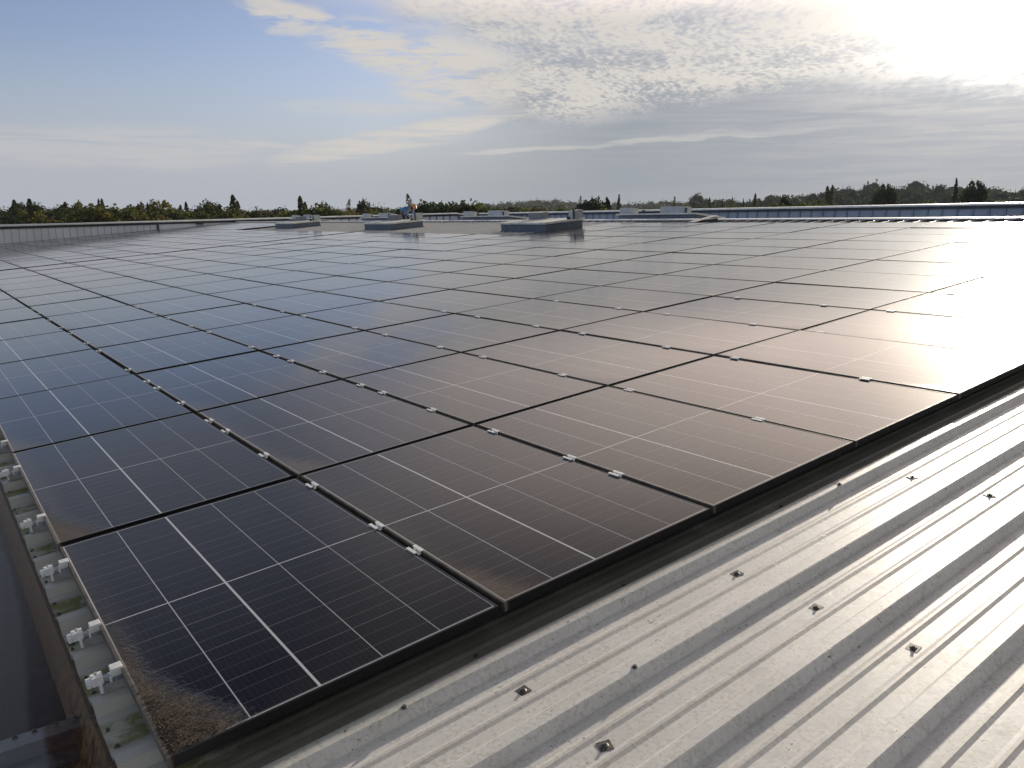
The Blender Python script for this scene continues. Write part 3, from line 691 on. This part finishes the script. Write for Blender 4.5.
# local frame: x = facing direction, z up, feet at z=0; bending far forward over the lid, knees bent
hip = (0, 0, .52); B = [(None, hip, (.13, .15)), (0, (.16, 0, .66), (.12, .15)), (1, (.36, 0, .76), (.13, .17)), (2, (.50, 0, .74), (.07, .08)), (3, (.58, 0, .73), .05), (4, (.66, 0, .75), .085), (5, (.70, 0, .78), .09), (6, (.70, 0, .84), .075)]
def limb(base, pts):
    p_ = base
    for co, r in pts: B.append((p_, co, r)); p_ = len(B) - 1
    return p_
for s_ in (1, -1):
    limb(0, [((.02, .11 * s_, .46), .095), ((.30, .14 * s_, .36), .075), ((.14, .13 * s_, .10), .05), ((.10, .13 * s_, .05), .045), ((.24, .14 * s_, .03), .035)])
    h = limb(2, [((.42, .20 * s_, .70), .06), ((.50, .26 * s_, .48), .045), ((.66, .20 * s_, .36), .034), ((.70, .19 * s_, .345), .030)])
    for f in range(5):
        o_ = (f - 2) * .016; l_ = (.055, .075, .08, .074, .06)[f] if f else .05
        B.append((h, (.70 + l_ * .6, (.19 + (o_ if f else -.04)) * s_, .335), .010)); B.append((len(B) - 1, (.70 + l_, (.19 + (o_ if f else -.05)) * s_, .315), .008))
per = skin_mesh('person', B, m_skin)
tag(per, 'person in blue jacket and orange helmet bending down behind the middle roof vent', 'person')
J = [(None, (-.02, 0, .55), (.15, .17)), (0, (.16, 0, .68), (.145, .18)), (1, (.36, 0, .79), (.155, .20)), (2, (.50, 0, .76), (.09, .11))]
for s_ in (1, -1):
    k = len(J); J += [(2, (.42, .21 * s_, .72), .08), (k, (.50, .265 * s_, .49), .062), (k + 1, (.62, .22 * s_, .39), .05)]
jk = skin_mesh('jacket', J, m_jacket); jk.parent = per
T = [(None, (-.01, 0, .50), (.14, .17))]
for s_ in (1, -1):
    k = len(T); T += [(0, (.02, .115 * s_, .46), .108), (k, (.31, .145 * s_, .37), .088), (k + 1, (.14, .135 * s_, .11), .062)]
tz = skin_mesh('trousers', T, m_trous); tz.parent = per
bm = bmesh.new(); bmesh.ops.create_uvsphere(bm, u_segments=20, v_segments=12, radius=.125)
for v in bm.verts:
    v.co.x *= 1.1
    if v.co.z < 0: v.co.z *= .12; v.co.x *= 1.18; v.co.y *= 1.12
me = bpy.data.meshes.new('helmet'); bm.to_mesh(me); bm.free(); me.materials.append(m_hat); me.shade_smooth()
hm = bpy.data.objects.new('helmet', me); COL.objects.link(hm); hm.parent = per; hm.location = (.70, 0, .815); hm.rotation_euler = (0, .35, 0)
hr = MB(); hr.cyl((.60, 0, .70), (.655, 0, .80), .075, .10, 14); ho = hr.build('hair', m_hair, per, smooth=True)
fc = MB(); fc.poly([(.765, -.012, .775), (.765, .012, .775), (.79, 0, .745), (.77, -.016, .735), (.77, .016, .735)], [(0, 1, 2), (0, 2, 3), (1, 4, 2), (3, 2, 4)]); fc.build('nose', m_skin, per)
ey_ = MB()
for s_ in (-1, 1): ey_.cyl((.76, .032 * s_, .782), (.775, .032 * s_, .780), .012, .008, 8)
ey_.build('eyes', m_hair, per)
per.location = (15.35, 25.75, UV(15.4, 0, HC).z); per.rotation_euler = (0, 0, R(-66)); per.scale = (.86, .86, .86)

# ------------------------------------------------------------------ trees
def leaf_mesh(name, m, n, dist, size, core=None):
    """dist(k) -> (position, scale); n random leaf clumps of a few faces each"""
    P_ = np.array([dist() for _ in range(n)]); k = len(P_)
    d1_ = rng.normal(size=(k, 3)); d1_ /= np.linalg.norm(d1_, axis=1)[:, None]
    d2_ = np.cross(d1_, rng.normal(size=(k, 3))); d2_ /= np.linalg.norm(d2_, axis=1)[:, None]
    s_ = (size * rng.uniform(.55, 1.35, k))[:, None]
    V = np.stack([P_ - d1_ * s_, P_ + d2_ * s_ * .8, P_ + d1_ * s_, P_ - d2_ * s_ * .8], 1).reshape(-1, 3)
    F = np.arange(4 * k).reshape(-1, 4)
    vs = V.tolist(); fs = F.tolist()
    if core: 
        b_ = len(vs); vs += core[0]; fs += [[i_ + b_ for i_ in f] for f in core[1]]
    me = bpy.data.meshes.new(name); me.from_pydata(vs, [], fs); me.materials.append(m); return me
def crown_dist(kind, r_):
    if kind in ('poplar', 'conifer', 'sparse'):
        ph_ = r_.uniform(0, 6.28); lob = [(0, 0, z, 1.0) for z in np.linspace(3, 15, 14)]
        z0, z1, rm = {'poplar': (2.0, 17.6, 1.75), 'conifer': (1.6, 16.2, 2.9), 'sparse': (4.0, 17.2, 1.5)}[kind]
        sz = {'poplar': .26, 'conifer': .26, 'sparse': .19}[kind]
        def f():
            t = rng.random() ** (1.0 if kind != 'conifer' else 1.5); z = z0 + (z1 - z0) * t; a = rng.uniform(0, 6.283)
            if kind == 'conifer': pr = (1 - t) ** .8 * (.75 + .25 * math.sin(z * 3.4 + a))
            else: pr = math.sin(math.pi * min(1, .12 + .88 * t)) ** .55 * (1 - .25 * t)
            pr *= 1 + .30 * math.sin(z * 1.3 + a * 2 + ph_) * math.sin(a * 3 + z * .7)
            q = rng.random() ** .55 * rm * pr
            return (q * math.cos(a) + .25 * math.sin(z * .8 + ph_), q * math.sin(a), z)
        return f, sz, lob
    if kind == 'xpoplar':
        lob = [(r_.gauss(0, .5), r_.gauss(0, .5), z, max(.4, 1.5 * math.sin(math.pi * min(1, (z - 2) / 15.5 + .07)) ** .6) * r_.uniform(.7, 1.1)) for z in np.linspace(3, 16.6, 24)]
        sz = .45
    elif kind == 'conifer':
        lob = [(r_.gauss(0, .25), r_.gauss(0, .25), z, max(.25, (16 - z) * .21) * r_.uniform(.65, 1.15)) for z in np.linspace(2.5, 15.6, 22)]; sz = .42
    elif kind == 'sparse':
        lob = [(r_.gauss(0, .7), r_.gauss(0, .7), z, .75 * r_.uniform(.5, 1.2)) for z in np.linspace(5, 16.5, 15)]; sz = .30
    else:
        p1, p2, p3 = (r_.uniform(0, 6.28) for _ in range(3)); q1, q2 = r_.choice((2, 3)), r_.choice((3, 4, 5))
        lob = [(2.6 * math.cos(t), 2.6 * math.sin(t), r_.uniform(6, 10.5), 1.0) for t in [r_.uniform(0, 6.28) for _ in range(16)]]
        def f():
            d = rng.normal(size=3); d /= np.linalg.norm(d); t = math.atan2(d[1], d[0]); e_ = d[2]
            k_ = 1 + .17 * math.sin(q1 * t + p1) * math.cos(3.1 * e_ + p2) + .12 * math.sin(q2 * t + 4.5 * e_ + p3) + .07 * math.sin(9 * t + 11 * e_ + p1)
            k_ *= (.50 + .50 * rng.random() ** .5)
            return (d[0] * 4.4 * k_, d[1] * 4.4 * k_, 8.3 + d[2] * (5.0 if d[2] > 0 else 6.3) * k_)
        return f, .33, lob
    w = np.array([l[3] ** 2 for l in lob]); w /= w.sum()
    def f():
        l = lob[int(rng.choice(len(lob), p=w))]; d = rng.normal(size=3); d /= np.linalg.norm(d); q = rng.random() ** .5 * l[3]
        zz = 1.35 if kind in ('poplar', 'sparse') else .85
        return (l[0] + d[0] * q, l[1] + d[1] * q, l[2] + d[2] * q * zz)
    return f, sz, lob
def trunk_mb(kind, lob, r_):
    H = {'poplar': 15.5, 'conifer': 15.2, 'sparse': 15.5, 'broad': 9.0}[kind]; mb = MB(); p0 = Vector((0, 0, -.3)); rad = .30
    for k in range(6):
        p1 = Vector((r_.gauss(0, .10), r_.gauss(0, .10), H * (k + 1) / 6)); mb.cyl(p0, p1, rad, rad * .78, 8); p0 = p1; rad *= .78
    for l in lob[::2]:
        z0 = max(1.5, l[2] - 2.2 if kind == 'broad' else l[2] - 1.0)
        mb.cyl((0, 0, min(z0, H)), (l[0], l[1], l[2]), .09, .03, 5)
    return mb
variants = {}
def get_var(kind, mt, k):
    key = (kind, mt.name, k)
    if key not in variants:
        r_ = random.Random(hash(kind) % 1 + k * 13 + len(mt.name)); f, sz, lob = crown_dist(kind, r_)
        n = {'poplar': 1500, 'conifer': 1700, 'sparse': 650, 'broad': 5000}[kind]
        variants[key] = (leaf_mesh('crown', mt, n, f, sz), trunk_mb(kind, lob, r_).mesh('trunk', m_bark))
    return variants[key]
def az_of(px):  # direction of a picture column
    d = cam.matrix_world.to_3x3() @ Vector(((px - 512) / 791.41, 0.0, -1)); return math.atan2(d.y, d.x), d.to_2d().normalized()
H0 = {'poplar': 17.6, 'conifer': 16.2, 'sparse': 17.3, 'broad': 13.6}
# column, row of the top, distance, kind, leaf colour, relative width
T_ = []
tall = [(36, 201, 210, 'poplar', 'g', 1.0), (51, 200, 205, 'poplar', 'g', 1.1), (56, 207, 205, 'poplar', 'g', 1.1), (85, 203, 215, 'poplar', 'b', 1.0), (98, 205, 230, 'broad', 'g', .7),
        (116.5, 200, 240, 'poplar', 'd', .55), (120.5, 200, 240, 'poplar', 'g', .8), (163, 205, 200, 'broad', 'a', .8), (174, 203, 200, 'broad', 'a', .9), (186, 211, 195, 'broad', 'y', .55), (195, 206, 230, 'poplar', 'g', .9),
        (200.5, 203, 225, 'poplar', 'd', .8), (219, 204, 215, 'broad', 'g', .45), (224, 203, 220, 'broad', 'd', .55), (232, 205, 230, 'poplar', 'd', .9), (245, 196.5, 205, 'poplar', 'g', 1.15), (249, 202, 207, 'poplar', 'b', 1.0),
        (310, 197.5, 205, 'poplar', 'b', 1.05), (314, 203, 206, 'poplar', 'g', .9), (356, 200, 250, 'sparse', 'g', 1.0), (370, 201, 250, 'broad', 'd', .42), (332, 206, 190, 'broad', 'g', .75), (413, 195, 235, 'sparse', 'b', 1.2),
        (577, 197, 290, 'sparse', 'g', .9), (595, 197, 290, 'sparse', 'g', .8), (614, 196, 290, 'conifer', 'g', .8), (667, 197, 240, 'sparse', 'g', .6), (701, 199, 330, 'poplar', 'g', .6), (713, 200, 330, 'conifer', 'g', .7),
        (722, 198, 240, 'sparse', 'g', .6), (733, 200, 330, 'conifer', 'g', .5), (744, 195, 330, 'poplar', 'g', .7), (773, 197, 240, 'broad', 'd', .4), (813, 188, 340, 'poplar', 'g', .8), (817, 187, 340, 'poplar', 'b', .7),
        (590, 200, 225, 'broad', 'd', .8), (603, 199, 225, 'conifer', 'd', 1.4), (582, 203, 225, 'broad', 'd', .8), (934.5, 181, 300, 'conifer', 'd', .7), (953, 184, 300, 'broad', 'd', .6), (868, 187, 310, 'broad', 'd', .6), (1018, 187, 300, 'broad', 'd', .6)]
T_ += tall
r_ = random.Random(5)
def body_top(x):
    pts = [(-20, 212), (30, 212), (60, 211), (110, 209), (150, 209), (250, 212), (290, 211), (340, 210), (400, 212), (425, 204), (460, 205), (500, 208), (540, 210), (600, 210), (650, 211), (760, 209), (800, 204)]
    for (a, h), (a2, h2) in zip(pts, pts[1:]):
        if a <= x < a2: return h + (h2 - h) * (x - a) / (a2 - a)
    return 206
x = -12
while x < 800:
    ty = body_top(x) + r_.uniform(-1.2, 2.6); kind = 'broad'
    if x > 420: c_ = r_.choices(['d', 'g', 'a'], [5, 4, .5])[0]
    else: c_ = r_.choices(['d', 'g', 'a', 'y', 'b'], [3.5, 4, 1.2, .25, .8])[0]
    T_.append((x, ty, r_.uniform(150, 235), kind, c_, r_.uniform(.95, 1.35))); x += r_.uniform(8, 13)
MT = {'g': m_green, 'd': m_dgreen, 'a': m_autumn, 'y': m_autumn, 'b': m_brown}
WORD = {'g': 'mid green', 'd': 'dark green', 'a': 'olive yellow', 'y': 'bright yellow', 'b': 'brownish'}
KW = {'poplar': 'tall narrow poplar', 'conifer': 'pointed conifer', 'sparse': 'thin half bare tree', 'broad': 'broad bushy tree'}
T_.sort(key=lambda q: q[0])
cnt_ = {}
for k, (px, ty, dist, kind, c_, wd) in enumerate(T_):
    a, d2 = az_of(px); pos = Vector((CAM.x + d2.x * dist, CAM.y + d2.y * dist, 0)); pos.z = terrain(pos.x, pos.y) - .2
    depth = dist * (d2.x * fw.x + d2.y * fw.y) / math.hypot(fw.x, fw.y) * math.hypot(fw.x, fw.y)
    depth += 0
    ztop = CAM.z + (223.87 - ty) * depth / 791.41 / .98
    ck, tk = get_var(kind, MT[c_], k % 2)
    s_ = (ztop - pos.z) / H0[kind]
    if kind in cnt_ or True:
        root = empty({'poplar': 'poplar_tree', 'conifer': 'conifer_tree', 'sparse': 'sparse_tree', 'broad': 'broadleaf_tree'}[kind], pos, (0, 0, r_.uniform(0, 6.28)))
    root.scale = (s_ * wd, s_ * wd, s_)
    for me, nm in ((ck, 'crown'), (tk, 'trunk')):
        o = bpy.data.objects.new(nm, me); COL.objects.link(o); o.parent = root
    q = (kind, c_); cnt_[q] = cnt_.get(q, 0) + 1
    tag(root, f'{WORD[c_]} {KW[kind]} beyond the parapet, {nth(cnt_[q]-1)} such tree from the left', 'tree', 'trees standing beyond the warehouse')

# distant woods: uncountable masses
def wood(name, label, items, m, nper, leafk):
    """items: (x,y,z_center,radius)"""
    vs = []; fs = []
    t_ = (1 + 5 ** .5) / 2
    ico = np.array([(-1, t_, 0), (1, t_, 0), (-1, -t_, 0), (1, -t_, 0), (0, -1, t_), (0, 1, t_), (0, -1, -t_), (0, 1, -t_), (t_, 0, -1), (t_, 0, 1), (-t_, 0, -1), (-t_, 0, 1)]) / math.hypot(1, t_)
    icf = [(0, 11, 5), (0, 5, 1), (0, 1, 7), (0, 7, 10), (0, 10, 11), (1, 5, 9), (5, 11, 4), (11, 10, 2), (10, 7, 6), (7, 1, 8), (3, 9, 4), (3, 4, 2), (3, 2, 6), (3, 6, 8), (3, 8, 9), (4, 9, 5), (2, 4, 11), (6, 2, 10), (8, 6, 7), (9, 8, 1)]
    mid = {}; pv2 = [tuple(p_) for p_ in ico]; f2 = []
    def mp(i_, j_):
        k_ = (min(i_, j_), max(i_, j_))
        if k_ not in mid: q_ = (np.array(pv2[i_]) + np.array(pv2[j_])) / 2; pv2.append(tuple(q_ / np.linalg.norm(q_))); mid[k_] = len(pv2) - 1
        return mid[k_]
    for x_, y_, z_ in icf:
        p_, q_, s_ = mp(x_, y_), mp(y_, z_), mp(z_, x_); f2 += [(x_, p_, s_), (y_, q_, p_), (z_, s_, q_), (p_, q_, s_)]
    ico = np.array(pv2); icf = f2; nv_ = len(ico)
    Vs = []; Fs = []; b_ = 0; L = []
    for (x, y, z, r) in items:
        q = ico * (r * rng.uniform(.60, .90, (nv_, 1))) * (1, 1, 1.15) + (x, y, z); Vs.append(q); Fs += [tuple(i_ + b_ for i_ in f) for f in icf]; b_ += nv_
        d = rng.normal(size=(nper, 3)); d[:, 2] = np.abs(d[:, 2]) * .9 - .1; d /= np.linalg.norm(d, axis=1)[:, None]
        P_ = d * r * rng.uniform(.72, 1.03, (nper, 1)) * (1, 1, 1.15) + (x, y, z)
        d1_ = rng.normal(size=(nper, 3)); d1_ /= np.linalg.norm(d1_, axis=1)[:, None]; d2_ = np.cross(d1_, rng.normal(size=(nper, 3))); d2_ /= np.linalg.norm(d2_, axis=1)[:, None]
        s_ = r * leafk * rng.uniform(.5, 1.4, (nper, 1))
        Vs.append(np.stack([P_ - d1_ * s_, P_ + d2_ * s_, P_ + d1_ * s_], 1).reshape(-1, 3)); Fs += [(b_ + 3 * i_, b_ + 3 * i_ + 1, b_ + 3 * i_ + 2) for i_ in range(nper)]; b_ += 3 * nper
    me = bpy.data.meshes.new(name); me.from_pydata(np.concatenate(Vs).tolist(), [], Fs); me.materials.append(m)
    o = bpy.data.objects.new(name, me); COL.objects.link(o); tag(o, label, 'woodland', kind='stuff'); return o
def scatter(az0, az1, r0, r1, n, rad, zl=None):
    it = []
    for _ in range(n):
        a = R(r_.uniform(az0, az1)); r = math.sqrt(r_.uniform(r0 * r0, r1 * r1)); x, y = r * math.cos(a), r * math.sin(a)
        q = rad * r_.uniform(.7, 1.3); it.append((x, y, terrain(x, y) + (r_.uniform(*zl) if zl else q * r_.uniform(.6, 1.0)), q))
    return it
wood('near_wood', 'dense band of mixed trees filling the ground beyond the building', scatter(14, 94, 235, 420, 650, 4.6, (3.0, 6.0)) + scatter(14, 94, 235, 400, 950, 3.7, (7.5, 11.5)), m_forest, 230, .075)
wood('hill_wood', 'dark wooded rise at the right behind the long parapet', scatter(14, 40, 480, 950, 900, 6.5), m_dgreen, 90, .13)
wood('far_wood', 'hazy wooded hills along the horizon', scatter(14, 94, 1000, 2100, 2200, 11), m_forest, 36, .17)

# a few pale houses far off
hs = None
for k, (px, dist, w_, lab) in enumerate(((538, 1250, 12, 'pale gabled house on the hazy hillside, above the nearest roof vent'), (566, 1300, 9, 'small pale house right of the other one on the hazy hillside'),
                                         (950, 520, 8, 'small white building in front of the wooded rise at the right'))):
    a, d2 = az_of(px); x, y = CAM.x + d2.x * dist, CAM.y + d2.y * dist; z = terrain(x, y)
    h = empty('distant_house', (x, y, z), (0, 0, a + .5)); tag(h, lab, 'house')
    q = 12 if k < 2 else 6
    t = MB(); t.box((-w_ / 2, -w_ / 3, 0), (w_ / 2, w_ / 3, q)); t.build('wall', m_lid, h)
    t = MB(); rz_ = q + 2.5; e_ = .4
    t.poly([(-w_ / 2 - e_, -w_ / 3 - e_, q + .01), (w_ / 2 + e_, -w_ / 3 - e_, q + .01), (w_ / 2 + e_, w_ / 3 + e_, q + .01), (-w_ / 2 - e_, w_ / 3 + e_, q + .01), (-w_ / 2, 0, rz_), (w_ / 2, 0, rz_)],
           [(0, 1, 5, 4), (2, 3, 4, 5), (1, 2, 5), (3, 0, 4), (0, 3, 2, 1)]); t.build('roof', m_brown if k < 2 else m_lid, h)

# ------------------------------------------------------------------ haze
hz, g, b = mat('haze_air'); hz.node_tree.nodes.remove(b)
pv_ = g.new('ShaderNodeVolumePrincipled'); pv_.inputs['Color'].default_value = (0.80, 0.86, 0.95, 1); pv_.inputs['Density'].default_value = 0.00009; pv_.inputs['Anisotropy'].default_value = 0.0
g.l.new(pv_.outputs[0], [n_ for n_ in hz.node_tree.nodes if n_.type == 'OUTPUT_MATERIAL'][0].inputs['Volume'])
USE_HAZE = True
if USE_HAZE:
    hb = MB().box((-7200, -7200, GZ - 6), (7200, 7200, 75)).build('haze', hz); tag(hb, kind='stuff')
